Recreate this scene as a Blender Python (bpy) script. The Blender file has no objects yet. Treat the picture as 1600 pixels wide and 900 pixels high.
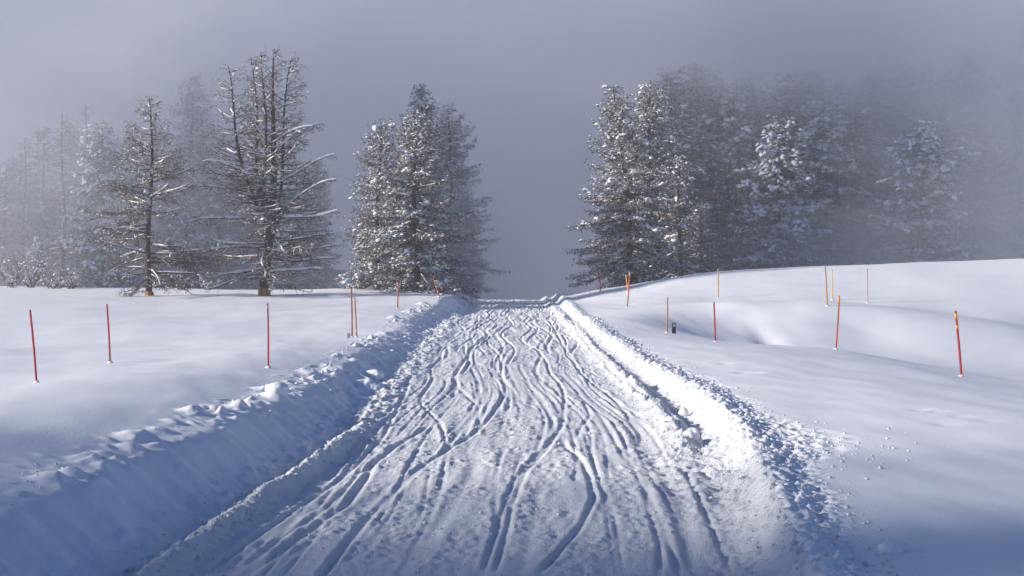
import bpy, math, random
import numpy as np
from mathutils import Vector

R = math.radians
SC = bpy.context.scene
COL = SC.collection
rng = np.random.default_rng(11)
random.seed(11)

# ------------------------------------------------------------------ camera
CAM_Z = 3.5
F = 2537.0            # focal length in photo pixels (photo is 1600 wide)
HY = 397.0            # eye level in the photo
cam_d = bpy.data.cameras.new('camera')
cam = bpy.data.objects.new('camera', cam_d); COL.objects.link(cam)
cam.location = (0, 0, CAM_Z); cam.rotation_euler = (R(90), 0, 0)
cam_d.sensor_width = 36; cam_d.lens = F / 1600 * 36
cam_d.shift_y = -(450 - HY) / 1600
cam_d.clip_start = 0.1; cam_d.clip_end = 6000
SC.camera = cam

# ------------------------------------------------------------------ world, sun, exposure
SUN_EL, SUN_FWD = 20.5, -10.0      # elevation; degrees ahead of straight left
sun_dir = Vector((-math.cos(R(SUN_FWD)) * math.cos(R(SUN_EL)), math.sin(R(SUN_FWD)) * math.cos(R(SUN_EL)), math.sin(R(SUN_EL))))
w = bpy.data.worlds.new('World'); SC.world = w; w.use_nodes = True
nt = w.node_tree; nt.nodes.clear()
wo = nt.nodes.new('ShaderNodeOutputWorld'); bg = nt.nodes.new('ShaderNodeBackground')
sky = nt.nodes.new('ShaderNodeTexSky'); sky.sky_type = 'NISHITA'; sky.sun_disc = False
sky.sun_elevation = R(SUN_EL); sky.sun_rotation = R(-90 + SUN_FWD)
sky.altitude = 1900; sky.air_density = 1.0; sky.dust_density = 0.2; sky.ozone_density = 9.0
bg.inputs['Strength'].default_value = 0.08
nt.links.new(sky.outputs[0], bg.inputs[0]); nt.links.new(bg.outputs[0], wo.inputs[0])
sl = bpy.data.lights.new('sun', 'SUN'); sl.energy = 4.8; sl.angle = R(3.2); sl.color = (1.0, 0.94, 0.86)
so = bpy.data.objects.new('sun', sl); COL.objects.link(so)
so.rotation_euler = sun_dir.to_track_quat('Z', 'Y').to_euler(); so.location = (-60, 10, 60)
SC.view_settings.view_transform = 'Standard'; SC.view_settings.look = 'None'
SC.view_settings.exposure = 0.48; SC.view_settings.gamma = 1.0
SC.view_settings.use_curve_mapping = False
cy = SC.cycles
cy.use_denoising = True
cy.max_bounces = 10; cy.diffuse_bounces = 3; cy.glossy_bounces = 2; cy.transparent_max_bounces = 8
cy.volume_bounces = 8
cy.sample_clamp_indirect = 4.0

# ------------------------------------------------------------------ noise helpers
_p = np.random.default_rng(5).permutation(256)
_p = np.concatenate([_p, _p])
_ang = np.random.default_rng(6).uniform(0, 2 * np.pi, 256)
_gx, _gy = np.cos(_ang), np.sin(_ang)

def perlin(x, y, seed=0):
    x = np.asarray(x, float) + seed * 17.37; y = np.asarray(y, float) + seed * 9.71
    xf = np.floor(x); yf = np.floor(y)
    xi = xf.astype(np.int64) & 255; yi = yf.astype(np.int64) & 255
    u = x - xf; v = y - yf
    def g(a, b, du, dv):
        h = _p[_p[(xi + a) & 255] + ((yi + b) & 255)]
        return _gx[h] * du + _gy[h] * dv
    n00 = g(0, 0, u, v); n10 = g(1, 0, u - 1, v); n01 = g(0, 1, u, v - 1); n11 = g(1, 1, u - 1, v - 1)
    fu = u * u * u * (u * (u * 6 - 15) + 10); fv = v * v * v * (v * (v * 6 - 15) + 10)
    return (n00 * (1 - fu) + n10 * fu) * (1 - fv) + (n01 * (1 - fu) + n11 * fu) * fv   # about -0.7..0.7

def sstep(a, b, x):
    t = np.clip((x - a) / (b - a), 0, 1)
    return t * t * (3 - 2 * t)

def gauss(x, s):
    return np.exp(-(x / s) ** 2)

# ------------------------------------------------------------------ terrain: large shape
# (x, y, z) in metres: the lie of the snow, camera above (0, 0, 0)
CTRL = np.array([
    # right plateau beside the road
    (3.4, 15, .37), (4.2, 15, .34), (7, 15, .30), (11, 15, .25), (3.4, 20, .37), (6, 20, .36), (9, 22, .30), (14, 22, .15),
    (4.2, 29, .37), (6, 30, .42), (10, 31, .36), (14, 32, .12), (20, 30, -.3), (4.4, 38, .37), (6.5, 40, .42), (9.5, 42, .34), (13, 47, .0),
    (17, 45, -.45), (4.0, 50, .37), (5.5, 55, .48), (7.6, 61, .22), (10, 58, .18), (12.0, 59, .0), (14.5, 53, -.35),
    (3.6, 70, .42), (5.2, 72, .62), (6.6, 76, .45),
    # hollow
    (9, 73, -.35), (12.5, 70, -.75), (16, 66, -1.0), (20, 62, -1.6), (26, 60, -2.1), (23, 72, -1.4), (17, 78, -.35), (11, 81, .15),
    # second hump
    (7.5, 82, .58), (11.7, 84, .95), (15.9, 83, 1.0), (18.7, 82, .75), (21.5, 81, .42), (25.2, 79.5, -.2), (31, 79, -1.2),
    (8.2, 89, .66), (13, 90, .72), (18.5, 90, .55), (25, 89, .1), (31, 89, -.3),
    # hill behind
    (5.0, 112, .85), (6.6, 106, .95), (8.4, 107, 1.28), (10.2, 108, 1.72), (12.9, 110, 2.15), (17.6, 111, 2.45), (22, 112, 2.7), (28.6, 112, 2.93), (35, 112, 3.15), (43, 112, 3.25),
    (12, 98, 1.1), (18, 98, 1.35), (27, 98, 1.55), (36, 98, 1.8),
    (6.5, 120, .85), (9, 120, .9), (12, 126, .9), (20, 128, 1.5), (32, 128, 1.9), (48, 130, 2.4),
    (12, 145, .9), (20, 150, 1.4), (32, 150, 1.9), (48, 150, 2.4),
    # road crest and the drop behind it
    (0, 20, 0), (0, 50, 0), (0, 80, 0), (0, 110, 0), (0, 126, 0), (0, 140, -.9), (0, 170, -3.6),
    (5.5, 135, -.2), (-5, 135, -.2), (6, 160, -2.2), (-6, 160, -2.2),
    # left bank crest
    (-5.9, 13, .64), (-5.6, 18, .64), (-5.1, 23, .60), (-4.6, 31, .52), (-4.5, 42, .46), (-4.7, 52, .54), (-5.0, 62, .40), (-5.0, 78, .50), (-4.6, 100, .85), (-4.0, 112, .8), (-3.6, 118, .72),
    # left field
    (-8.2, 14, 1.02), (-7.8, 20, 1.06), (-7.4, 26, 1.04), (-6.9, 34, .96), (-6.4, 44, .80), (-11, 20, .95), (-11, 28, .86), (-10.5, 35, .74), (-13.5, 38, .55), (-18, 36, .5),
    (-9, 44, .62), (-13, 50, .42), (-18, 52, .35), (-24, 50, .25), (-7.5, 54, .62), (-9, 64, .30), (-13, 64, .22), (-19, 62, -.02), (-26, 63, -.02), (-19, 70, .32), (-26, 70, .30),
    (-10, 78, .55), (-17, 82, .46), (-25, 84, .55), (-33, 82, .6), (-7, 86, .6), (-8, 96, .72), (-13, 96, .70), (-20, 97, .74), (-30, 97, .95), (-40, 97, 1.1),
    (-8, 110, .88), (-12, 112, .98), (-17, 111, .88), (-26, 111, 1.02), (-35, 111, 1.2), (-46, 111, 1.4),
    (-12, 135, .2), (-20, 140, .3), (-35, 140, .5), (-50, 135, .7),
    # far land and behind the camera
    (60, 60, -1), (80, 20, 0), (60, -40, 0), (0, -60, 0), (-60, -40, 1), (-70, 30, 1.5), (-60, 80, 1.2), (0, -15, 0), (10, -15, .3), (-10, -15, .9),
    (60, 200, 5), (30, 200, 4), (0, 210, -7), (-30, 200, .5), (-70, 200, 2), (120, 150, 8), (-120, 150, 4), (-130, -60, 2), (130, -60, 2),
    (0, 320, -14), (120, 320, 12), (-120, 320, 6)], float)

def _tps(r2):
    return np.where(r2 > 1e-9, 0.5 * r2 * np.log(np.maximum(r2, 1e-9)), 0)

_S = np.array([1.0, 0.55])                      # relief is longer along the road
_C = CTRL[:, :2] * _S
_n = len(_C)
_d2 = ((_C[:, None] - _C[None]) ** 2).sum(2)
_A = np.zeros((_n + 3, _n + 3)); _A[:_n, :_n] = _tps(_d2) + np.eye(_n) * .6
_A[:_n, _n] = 1; _A[:_n, _n + 1:] = _C; _A[_n:, :_n] = _A[:_n, _n:].T
_W = np.linalg.solve(_A, np.concatenate([CTRL[:, 2], np.zeros(3)]))

def macro(x, y):
    x = np.asarray(x, float); y = np.asarray(y, float)
    sh = x.shape
    xc = np.clip(x.ravel(), -140, 140); yc = np.clip(y.ravel(), -70, 330)
    out = np.empty(xc.size)
    for a in range(0, xc.size, 20000):
        q = np.stack([xc[a:a + 20000], yc[a:a + 20000]], 1) * _S
        d2 = ((q[:, None] - _C[None]) ** 2).sum(2)
        out[a:a + 20000] = _tps(d2) @ _W[:_n] + _W[_n] + q @ _W[_n + 1:]
    return out.reshape(sh)

def tab(y, pts):
    a = np.array(pts, float)
    return np.interp(y, a[:, 0], a[:, 1])

def x_foot(y):  return tab(y, [(-60, -5.2), (12, -4.55), (17, -4.4), (22, -4.1), (27, -3.75), (32, -3.45), (40, -3.3), (52, -3.4), (76, -3.45), (100, -3.0), (126, -2.8), (200, -2.6)])
def x_bank(y):  return tab(y, [(-60, -7), (12, -6.0), (18, -5.6), (23, -5.15), (31, -4.65), (42, -4.5), (54, -4.7), (78, -4.9), (100, -4.2), (126, -3.7), (200, -3.6)])
def x_ridge(y): return tab(y, [(-60, 2.6), (12, 2.85), (15.4, 2.97), (19.2, 3.29), (25.5, 3.92), (30.6, 4.22), (38, 4.36), (48.4, 3.85), (68.5, 3.5), (103, 3.45), (126, 3.4), (200, 3.4)])
def x_row(y):   return tab(y, [(12, 2.6), (24, 3.0), (29, 3.1), (37, 3.2), (50.6, 3.0), (80, 2.75), (126, 2.6)])   # inner windrow on the right
def x_rowl(y):  return tab(y, [(10, -4.15), (16.4, -3.88), (21.8, -3.6), (27.2, -3.2), (31.7, -3.0), (40, -2.9), (60, -3.0)])  # windrow on the left

# ------------------------------------------------------------------ tracks on the road, traced as (x, y) photo points
def px2g(pts, z=0.0):
    a = np.array(pts, float)
    d = F * (CAM_Z - z) / (a[:, 1] - HY)
    return np.stack([(a[:, 0] - 800) / F * d, d], 1)

TR = [  # depth, half width, points
    (.05, .05, [(709, 533), (692, 547), (689, 560), (672, 576), (677, 592), (664, 611), (656, 624), (663, 640), (685, 656), (693, 677), (698, 700)]),
    (.05, .06, [(725, 532), (727, 552), (731, 557), (708, 589), (715, 605), (736, 624), (747, 633), (748, 664)]),
    (.055, .055, [(759, 525), (763, 539), (781, 555), (784, 573), (784, 589), (789, 605), (787, 620), (770, 647), (747, 673), (700, 703), (650, 733), (613, 770), (583, 800), (553, 833), (517, 883), (490, 920)]),
    (.03, .04, [(700, 706), (640, 748), (600, 790), (570, 822), (540, 858), (505, 905)]),
    (.055, .05, [(808, 525), (821, 539), (840, 546), (853, 563), (859, 584), (877, 603), (882, 618), (880, 663), (850, 700), (814, 733), (792, 777), (778, 827), (764, 867), (752, 905)]),
    (.055, .05, [(880, 665), (856, 700), (823, 733), (803, 777), (791, 827), (780, 867), (770, 905)]),
    (.04, .05, [(891, 617), (912, 629), (923, 648), (907, 669), (900, 685)]),
    (.055, .05, [(878, 680), (883, 697), (907, 717), (923, 750), (928, 780), (910, 817), (877, 860), (838, 905)]),
    (.06, .07, [(680, 658), (650, 677), (613, 700), (583, 723), (570, 750), (543, 787), (500, 817), (450, 853), (380, 905)]),
    (.04, .05, [(613, 703), (560, 742), (520, 785), (470, 820), (420, 855), (350, 905)]),
    (.05, .05, [(640, 600), (600, 680), (547, 737), (483, 782), (450, 803), (330, 890), (310, 905)]),
    (.06, .06, [(862, 475), (858, 500), (880, 540), (909, 586), (944, 612), (970, 634), (987, 661), (1005, 676), (997, 700)]),
    (.05, .05, [(1003, 752), (1018, 805), (1031, 844), (1033, 905)]),
    (.06, .16, [(985, 650), (1018, 713), (1053, 766), (1071, 822), (1086, 905)]),
    (.04, .05, [(1060, 720), (1088, 770), (1119, 840), (1150, 905)]),
    (.05, .06, [(880, 480), (905, 530), (960, 590), (1040, 655), (1085, 705)]),
    (.06, .08, [(893, 485), (925, 540), (985, 595), (1060, 650), (1110, 705)]),
    (.04, .14, [(745, 700), (735, 745), (700, 800), (660, 850), (620, 905)]),
    (.03, .10, [(843, 745), (838, 800), (825, 850), (812, 905)]),
]
TRACKS = []
for dep, hw, pts in TR:
    g = px2g(pts); g = g[np.argsort(g[:, 1])]
    # smooth the traced line
    yy = np.linspace(g[0, 1], g[-1, 1], 400)
    xx = np.interp(yy, g[:, 1], g[:, 0])
    k = np.exp(-np.linspace(-2, 2, 31) ** 2); k /= k.sum()
    xx = np.convolve(np.pad(xx, 15, mode='edge'), k, 'valid')
    TRACKS.append((dep * .68, hw * .8, yy, xx))
_tr = np.random.default_rng(21)
for i in range(26):      # wavy ski and machine tracks on the far half of the road
    y0 = _tr.uniform(38, 70); y1 = _tr.uniform(95, 150)
    yy = np.linspace(y0, y1, 300)
    xx = _tr.uniform(-2.7, 2.7) * (1 - .05 * (yy - y0) / 40) + .20 * np.sin(yy / _tr.uniform(2.4, 4.0) + _tr.uniform(0, 6)) + .16 * np.sin(yy / _tr.uniform(5, 9) + _tr.uniform(0, 6))
    TRACKS.append((_tr.uniform(.018, .042), _tr.uniform(.035, .065), yy, xx))
for i in range(46):      # long shallow tracks side by side over the whole width, running with the road
    y0 = _tr.uniform(13, 40); y1 = y0 + _tr.uniform(8, 30)
    yy = np.linspace(y0, y1, 240)
    x0 = _tr.uniform(-3.2, 2.6)
    xx = x0 * (1 - .004 * (yy - 20)) + .035 * (yy - 20) * sstep(34, 14, yy) + .24 * np.sin(yy / 4.6 + .5 * x0) * sstep(14, 34, yy) + .05 * np.sin(yy / _tr.uniform(1.6, 3.0) + _tr.uniform(0, 6))
    w = _tr.uniform(.022, .05); dep = _tr.uniform(.007, .020)
    TRACKS.append((dep, w, yy, xx))
    if i % 3 == 0: TRACKS.append((dep, w, yy, xx + .21))

# lumps lying on the left bank and elsewhere: photo point, assumed height, radius, height of lump
LUMPS = [(82, 738, .8, .20, .13), (142, 712, .8, .24, .11), (213, 680, .8, .22, .12), (205, 690, .8, .16, .09), (303, 642, .8, .22, .11), (375, 628, .76, .18, .15), (398, 620, .76, .22, .11),
         (433, 608, .76, .30, .17), (113, 728, .8, .15, .09), (165, 702, .8, .15, .07), (412, 602, .76, .20, .10), (484, 570, .76, .26, .13), (558, 547, .8, .20, .14), (616, 488, .8, .30, .18), (464, 684, .3, .18, .06),
         (586, 586, .4, .34, .20), (20, 780, .8, .2, .09), (250, 668, .8, .17, .06), (340, 632, .8, .18, .08), (520, 560, .8, .25, .10), (600, 505, .85, .3, .14), (640, 478, .85, .35, .16), (660, 470, .85, .35, .18),
         (705, 462, .85, .45, .22), (730, 462, .75, .4, .2), (430, 474, .8, .75, .30), (30, 752, .85, .13, .05), (270, 652, .85, .14, .06), (1063, 645, .3, .2, .09), (1080, 668, .3, .22, .10), (1030, 622, .3, .2, .08), (985, 590, .3, .25, .10)]
LP = [(*px2g([(a, b)], z)[0], r, h * .85) for a, b, z, r, h in LUMPS]
# small dents in the smooth snow on the right
DENTS = [(1438, 647, .35, .16, .05), (1467, 651, .35, .13, .05), (1500, 658, .35, .16, .04), (1160, 577, .45, .2, .05), (1180, 578, .45, .22, .05), (1475, 672, .3, .2, .03), (1540, 668, .3, .18, .03), (1133, 565, .45, .2, .04)]
DP = [(*px2g([(a, b)], z)[0], r, h) for a, b, z, r, h in DENTS]

def height(x, y):
    x = np.asarray(x, float); y = np.asarray(y, float)
    m = macro(x, y)
    near = sstep(-40, 8, y)                     # fine relief only where one can be near it
    # soft wind-worked undulation
    m = m + near * (.05 * perlin(x / 2.6, y / 6.5, 3) + .03 * perlin(x / 1.1 + .15 * y, y / 3.0, 4)) + .10 * perlin(x / 7, y / 14, 8)
    m = m + near * sstep(6.5, 10, np.abs(x)) * (.09 * perlin(x / 9, y / 5.0, 14) + .03 * perlin(x / 4, y / 2.2, 15))
    m = m + near * .008 * perlin(x / .45 + .3 * y, y / 1.4, 5)
    far = sstep(150, 260, y) + sstep(40, 120, np.abs(x))
    m = m + far * (1.2 * perlin(x / 40, y / 40, 9) + .5 * perlin(x / 15, y / 15, 10))
    # trench in the hollow on the right
    t = np.clip((y - 60) / 18, 0, 1)
    m = m - .35 * gauss(x - (12.4 - .03 * (y - 60)), .5) * gauss(y - 71, 6)
    xf, xb, xr = x_foot(y), x_bank(y), x_ridge(y)
    road_z = np.interp(y, [0, 118, 126, 132, 140, 150, 170, 210, 330], [0, 0, -.01, -.2, -.8, -1.7, -3.8, -7.6, -14])
    wob = .10 * perlin(y / 1.3, x * 0 + .5, 12) + .16 * perlin(y / 4.5, x * 0 + 7.5, 13)
    wl = sstep(xf + .05 + wob, xb - .1 + wob, x)              # 0 on the road, 1 on the left field (sstep handles b < a)
    wr = sstep(xr - .80 + wob, xr + .05 + wob * .5, x)
    z = road_z + (m - road_z) * np.maximum(wl, wr)
    loc = (y > 8) & (y < 175) & (x > -9.5) & (x < 10.5)
    if not loc.any():
        return z
    X, Y = x[loc], y[loc]
    xf, xb, xr, wob_, WL, WR = xf[loc], xb[loc], xr[loc], wob[loc], wl[loc], wr[loc]
    road = (1 - WL) * (1 - WR)
    add = np.zeros_like(X)
    fade = sstep(175, 140, Y)
    # -- the rutted road bed
    mx = X + .35 * perlin(Y / 6, X / 5, 31) + .10 * perlin(Y / 1.8, X / 2, 32) + .012 * (Y - 20) * (X < 3)
    rut = perlin(mx / .42, Y / 4.5, 33) * .036 + perlin(mx / .20, Y / 2.2, 34) * .022 + perlin(X / .9, Y / 1.5, 35) * .035
    rough = sstep(-.35, .25, perlin(X / .8 + 4, Y / 1.8, 36))
    gran = perlin(X / .17, Y / .42, 37) * .024 + perlin(X / .085, Y / .19, 38) * .026
    farb = 1 + .5 * sstep(45, 80, Y)
    add += road * fade * (rut * farb + gran * (.35 + .9 * rough))
    bump_far = perlin(X / .45, Y / 2.6, 39) * .05 * sstep(60, 95, Y)
    add += road * fade * bump_far
    for dep, hw, ty, tx in TRACKS:
        inr = (Y > ty[0]) & (Y < ty[-1])
        if not inr.any(): continue
        ys = Y[inr]
        cx = np.interp(ys, ty, tx)
        sl = np.interp(ys, ty, np.gradient(tx, ty))
        dd = (X[inr] - cx) / np.sqrt(1 + sl * sl)
        e = sstep(ty[0], ty[0] + 1, ys) * sstep(ty[-1], ty[-1] - 1.5, ys) * road[inr]
        g = gauss(dd, hw)
        a = add[inr]
        a = a * (1 - .6 * g * e) + e * (-dep * g + dep * .32 * (gauss(dd - hw * 2.1, hw * .8) + gauss(dd + hw * 2.1, hw * .8)))
        add[inr] = a
    # -- left windrow and ditch
    c = X - x_rowl(Y) - .06 * perlin(Y / .7, X * 0, 41)
    e = sstep(37, 29, Y)
    rr = perlin(X / .22, Y / .30, 42) * .5 + perlin(X / .1, Y / .14, 43) * .3
    add += e * (.19 * gauss(c, .19) * (1 + .6 * rr + .3 * perlin(Y / .9, X * 0 + 3, 44)) - .07 * gauss(c + .45, .22))
    e2 = sstep(31, 36, Y) * sstep(140, 128, Y)
    add += e2 * gauss(c + .1, .35) * (.06 + .12 * perlin(X / .28, Y / .5, 45) + .10 * rr)
    # -- inner windrow on the right
    c = X - x_row(Y) - .08 * perlin(Y / .8, X * 0, 46)
    e = sstep(27.5, 30, Y) * sstep(140, 126, Y)
    chunk = perlin(X / .28, Y / .36, 47) * .55 + perlin(X / .12, Y / .17, 48) * .35
    add += e * gauss(c, .26) * (.20 + .18 * chunk + .08 * perlin(Y / 1.3, X * 0, 49))
    add += -.05 * e * gauss(c - .62, .22)
    # -- outer ridge: powdery throw, rubble on its far side
    c = X - xr
    rr = perlin(X / .16, Y / .22, 50) * .6 + perlin(X / .08, Y / .11, 51) * .4
    e = sstep(140, 128, Y)
    add += e * (.15 * gauss(c + .06, np.where(c > -.06, .46, .20)) * (1 + .45 * perlin(Y / .8, X * 0, 52) + .5 * rr) + .09 * gauss(c + .25, .5) * rr)
    wid = .75 - .25 * sstep(24, 17, Y) + .3 * perlin(Y / 2.2, X * 0 + 2, 53) + .9 * gauss(Y - 27.5, 2.2)
    rub = sstep(0.05, .25, c) * sstep(wid + .15, wid - .25, c) * sstep(95, 55, Y)
    add += rub * (.075 * rr * sstep(1.5, .5, c) + .03 * rr + .05 * perlin(X / .32, Y / .42, 54) - .02)
    # debris fan between windrow end and ridge
    fan = sstep(1.9, 2.4, X) * sstep(xr + .1, xr - .3, X) * gauss(Y - 26, 3.2)
    add += fan * (.10 * perlin(X / .26, Y / .34, 55) + .06 * rr)
    # -- crumbs and lumps along the left bank edge
    c = X - xb - wob_
    band = gauss(c + .25, .48) * sstep(128, 105, Y) * (.25 + 1.3 * sstep(-.2, .3, perlin(Y / 2.3, X * 0 + 9, 63)))
    cl = np.maximum(perlin(X / .26, Y / .36, 56) - .12, 0)
    add += band * (cl * .22 + .02 * perlin(X / .18, Y / .26, 57))
    # streaks down the bank face
    face = WL * (1 - WL) * 4
    add += face * (.13 * perlin(Y / .55 + X * .55, X / 2.2, 58) + .05 * perlin(Y / 1.4 + X * .4, X / 2, 59)) * fade
    add += face * sstep(26, 40, Y) * (.10 * perlin(X / .4, Y / .8, 64) + .06 * perlin(X / .17, Y / .3, 65))
    # rubble at the bank foot
    c = X - xf - .1
    add += gauss(c + .1, .45) * sstep(130, 110, Y) * (.12 * perlin(X / .22, Y / .3, 60) + .05 * perlin(X / .1, Y / .14, 61))
    for lx, ly, r, h in LP:
        b = (np.abs(X - lx) < 3 * r) & (np.abs(Y - ly) < 5 * r)
        if b.any():
            q = np.sqrt((X[b] - lx) ** 2 + ((Y[b] - ly) / 1.3) ** 2) / r * (1 + .35 * perlin(X[b] / r, Y[b] / r, 62))
            add[b] += h * np.exp(-q ** 3)
    for lx, ly, r, h in DP:
        b = (np.abs(X - lx) < 4 * r) & (np.abs(Y - ly) < 6 * r)
        if b.any():
            q = ((X[b] - lx) / r) ** 2 + ((Y[b] - ly) / (r * 1.6)) ** 2
            add[b] -= h * np.exp(-q)
    z = z.copy(); z[loc] += add
    return z

def h1(x, y):
    return float(height(np.array([x]), np.array([y]))[0])

_dg = np.exp(np.linspace(np.log(13), np.log(170), 2500))
def hit(px, py):
    """where the line of sight through a photo point meets the snow"""
    X = (px - 800) / F * _dg; Z = CAM_Z - (py - HY) / F * _dg
    k = np.nonzero(height(X, _dg) >= Z)[0]
    i = k[0] if len(k) else int(np.argmin(np.abs(_dg - 118)))
    return X[i], _dg[i], float(height(X[i:i + 1], _dg[i:i + 1])[0])

# ------------------------------------------------------------------ materials
def new_mat(name):
    m = bpy.data.materials.new(name); m.use_nodes = True
    t = m.node_tree; b = t.nodes['Principled BSDF']
    return m, t, b

def node(t, kind, **kw):
    n = t.nodes.new(kind)
    for k, v in kw.items():
        if k in n.inputs: n.inputs[k].default_value = v
        else: setattr(n, k, v)
    return n

def snow_mat(name, col, grain, bump, detail_scale):
    m, t, b = new_mat(name)
    geo = node(t, 'ShaderNodeNewGeometry')
    n1 = node(t, 'ShaderNodeTexNoise', Scale=detail_scale, Detail=4.0, Roughness=.65)
    n2 = node(t, 'ShaderNodeTexNoise', Scale=.6, Detail=3.0)
    t.links.new(geo.outputs['Position'], n1.inputs['Vector']); t.links.new(geo.outputs['Position'], n2.inputs['Vector'])
    r = node(t, 'ShaderNodeValToRGB')
    r.color_ramp.elements[0].color = (*[c * .95 for c in col], 1); r.color_ramp.elements[1].color = (*col, 1)
    r.color_ramp.elements[0].position = .3; r.color_ramp.elements[1].position = .7
    t.links.new(n2.outputs['Fac'], r.inputs['Fac']); t.links.new(r.outputs[0], b.inputs['Base Color'])
    bp = node(t, 'ShaderNodeBump', Strength=bump, Distance=grain)
    t.links.new(n1.outputs['Fac'], bp.inputs['Height']); t.links.new(bp.outputs[0], b.inputs['Normal'])
    b.inputs['Roughness'].default_value = .62
    b.inputs['Specular IOR Level'].default_value = .25
    return m

M_SNOW = snow_mat('field_snow', (.80, .81, .83), .012, .45, 18.0)
M_ROAD = snow_mat('track_snow', (.79, .80, .82), .035, 1.0, 38.0)
M_TSNOW = snow_mat('tree_snow', (.80, .81, .83), .03, .5, 9.0)

def rough_mat(name, c0, c1, scale, rough=.85, stretch=(1, 1, 1), bump=.4):
    m, t, b = new_mat(name)
    tc = node(t, 'ShaderNodeTexCoord'); mp = node(t, 'ShaderNodeMapping'); mp.inputs['Scale'].default_value = stretch
    n = node(t, 'ShaderNodeTexNoise', Scale=scale, Detail=4.0)
    r = node(t, 'ShaderNodeValToRGB'); r.color_ramp.elements[0].position = .35; r.color_ramp.elements[1].position = .65
    r.color_ramp.elements[0].color = (*c0, 1); r.color_ramp.elements[1].color = (*c1, 1)
    t.links.new(tc.outputs['Object'], mp.inputs['Vector']); t.links.new(mp.outputs[0], n.inputs['Vector'])
    t.links.new(n.outputs['Fac'], r.inputs['Fac']); t.links.new(r.outputs[0], b.inputs['Base Color'])
    bp = node(t, 'ShaderNodeBump', Strength=bump, Distance=.03)
    t.links.new(n.outputs['Fac'], bp.inputs['Height']); t.links.new(bp.outputs[0], b.inputs['Normal'])
    b.inputs['Roughness'].default_value = rough; b.inputs['Specular IOR Level'].default_value = .2
    return m

M_BARK = rough_mat('bark', (.03, .024, .021), (.105, .072, .053), 5.0, stretch=(1, 1, .25))
M_FOOT = rough_mat('orange_foot', (.30, .13, .04), (.50, .24, .08), 6.0, stretch=(1, 1, .2))  # orange tone for the trunk feet and the stump
M_TWIG = rough_mat('twig', (.06, .042, .034), (.19, .135, .10), 3.0)
M_NEEDLE = rough_mat('needles', (.035, .034, .027), (.15, .112, .075), 1.6, rough=.7)
M_NEEDLE2 = rough_mat('frosted_needles', (.22, .21, .20), (.60, .59, .58), 2.5, rough=.8)

def paint(name, c, rough=.45, wear=.25):
    m, t, b = new_mat(name)
    tc = node(t, 'ShaderNodeTexCoord')
    n = node(t, 'ShaderNodeTexNoise', Scale=14.0, Detail=5.0)
    t.links.new(tc.outputs['Object'], n.inputs['Vector'])
    r = node(t, 'ShaderNodeValToRGB'); r.color_ramp.elements[0].position = .3; r.color_ramp.elements[1].position = .62
    r.color_ramp.elements[0].color = (*[x * (1 - wear) for x in c], 1); r.color_ramp.elements[1].color = (*c, 1)
    t.links.new(n.outputs['Fac'], r.inputs['Fac']); t.links.new(r.outputs[0], b.inputs['Base Color'])
    b.inputs['Roughness'].default_value = rough
    return m

P_RED = paint('red_paint', (.50, .04, .035))
P_ORED = paint('orange_red_paint', (.56, .085, .04))
P_DRED = paint('dark_red_paint', (.34, .02, .025))
P_YEL = paint('yellow_paint', (.58, .33, .07))
P_PYEL = paint('pale_yellow_paint', (.75, .50, .16))
P_OCH = paint('ochre_paint', (.45, .22, .03))
P_BAND = paint('yellow_band', (.85, .42, .03))
P_GREY = paint('grey_band', (.42, .44, .46))
P_WHITE = paint('pale_reflector', (.70, .74, .74))
P_BLACK = paint('dark_plastic', (.035, .012, .018))
P_MESH = paint('grey_wire', (.2, .2, .22))

def vol_mat(name, dens, col, aniso=.0):
    m = bpy.data.materials.new(name); m.use_nodes = True
    t = m.node_tree; t.nodes.clear()
    o = node(t, 'ShaderNodeOutputMaterial'); v = node(t, 'ShaderNodeVolumePrincipled')
    v.inputs['Color'].default_value = (*col, 1); v.inputs['Density'].default_value = dens; v.inputs['Anisotropy'].default_value = aniso
    t.links.new(v.outputs[0], o.inputs['Volume'])
    return m

# ------------------------------------------------------------------ mesh helpers
def mk(name, verts, faces, mat, parent=None, smooth=True, normals=None):
    me = bpy.data.meshes.new(name)
    verts = np.asarray(verts, np.float32)
    if isinstance(faces, np.ndarray): faces = [faces]
    faces = [np.asarray(f, np.int32) for f in faces if len(f)]
    tot = np.concatenate([np.full(len(f), f.shape[1], np.int32) for f in faces])
    idx = np.concatenate([f.ravel() for f in faces])
    me.vertices.add(len(verts)); me.vertices.foreach_set('co', verts.ravel())
    me.loops.add(len(idx)); me.loops.foreach_set('vertex_index', idx)
    me.polygons.add(len(tot))
    st = np.concatenate([[0], np.cumsum(tot)[:-1]]).astype(np.int32)
    me.polygons.foreach_set('loop_start', st)
    me.polygons.foreach_set('loop_total', tot)
    me.polygons.foreach_set('use_smooth', np.full(len(tot), smooth))
    me.update(calc_edges=True); me.validate()
    if normals is not None:
        me.normals_split_custom_set_from_vertices(normals.astype(np.float32))
    me.materials.append(mat)
    o = bpy.data.objects.new(name, me); COL.objects.link(o)
    if parent: o.parent = parent
    return o

def tag(o, label=None, cat=None, group=None, kind=None):
    if label: o['label'] = label
    if cat: o['category'] = cat
    if group: o['group'] = group
    if kind: o['kind'] = kind
    return o

def empty(name, loc, rz=0.0):
    o = bpy.data.objects.new(name, None); COL.objects.link(o)
    o.location = loc; o.rotation_euler = (0, 0, rz); o.empty_display_size = .3
    return o

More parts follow.
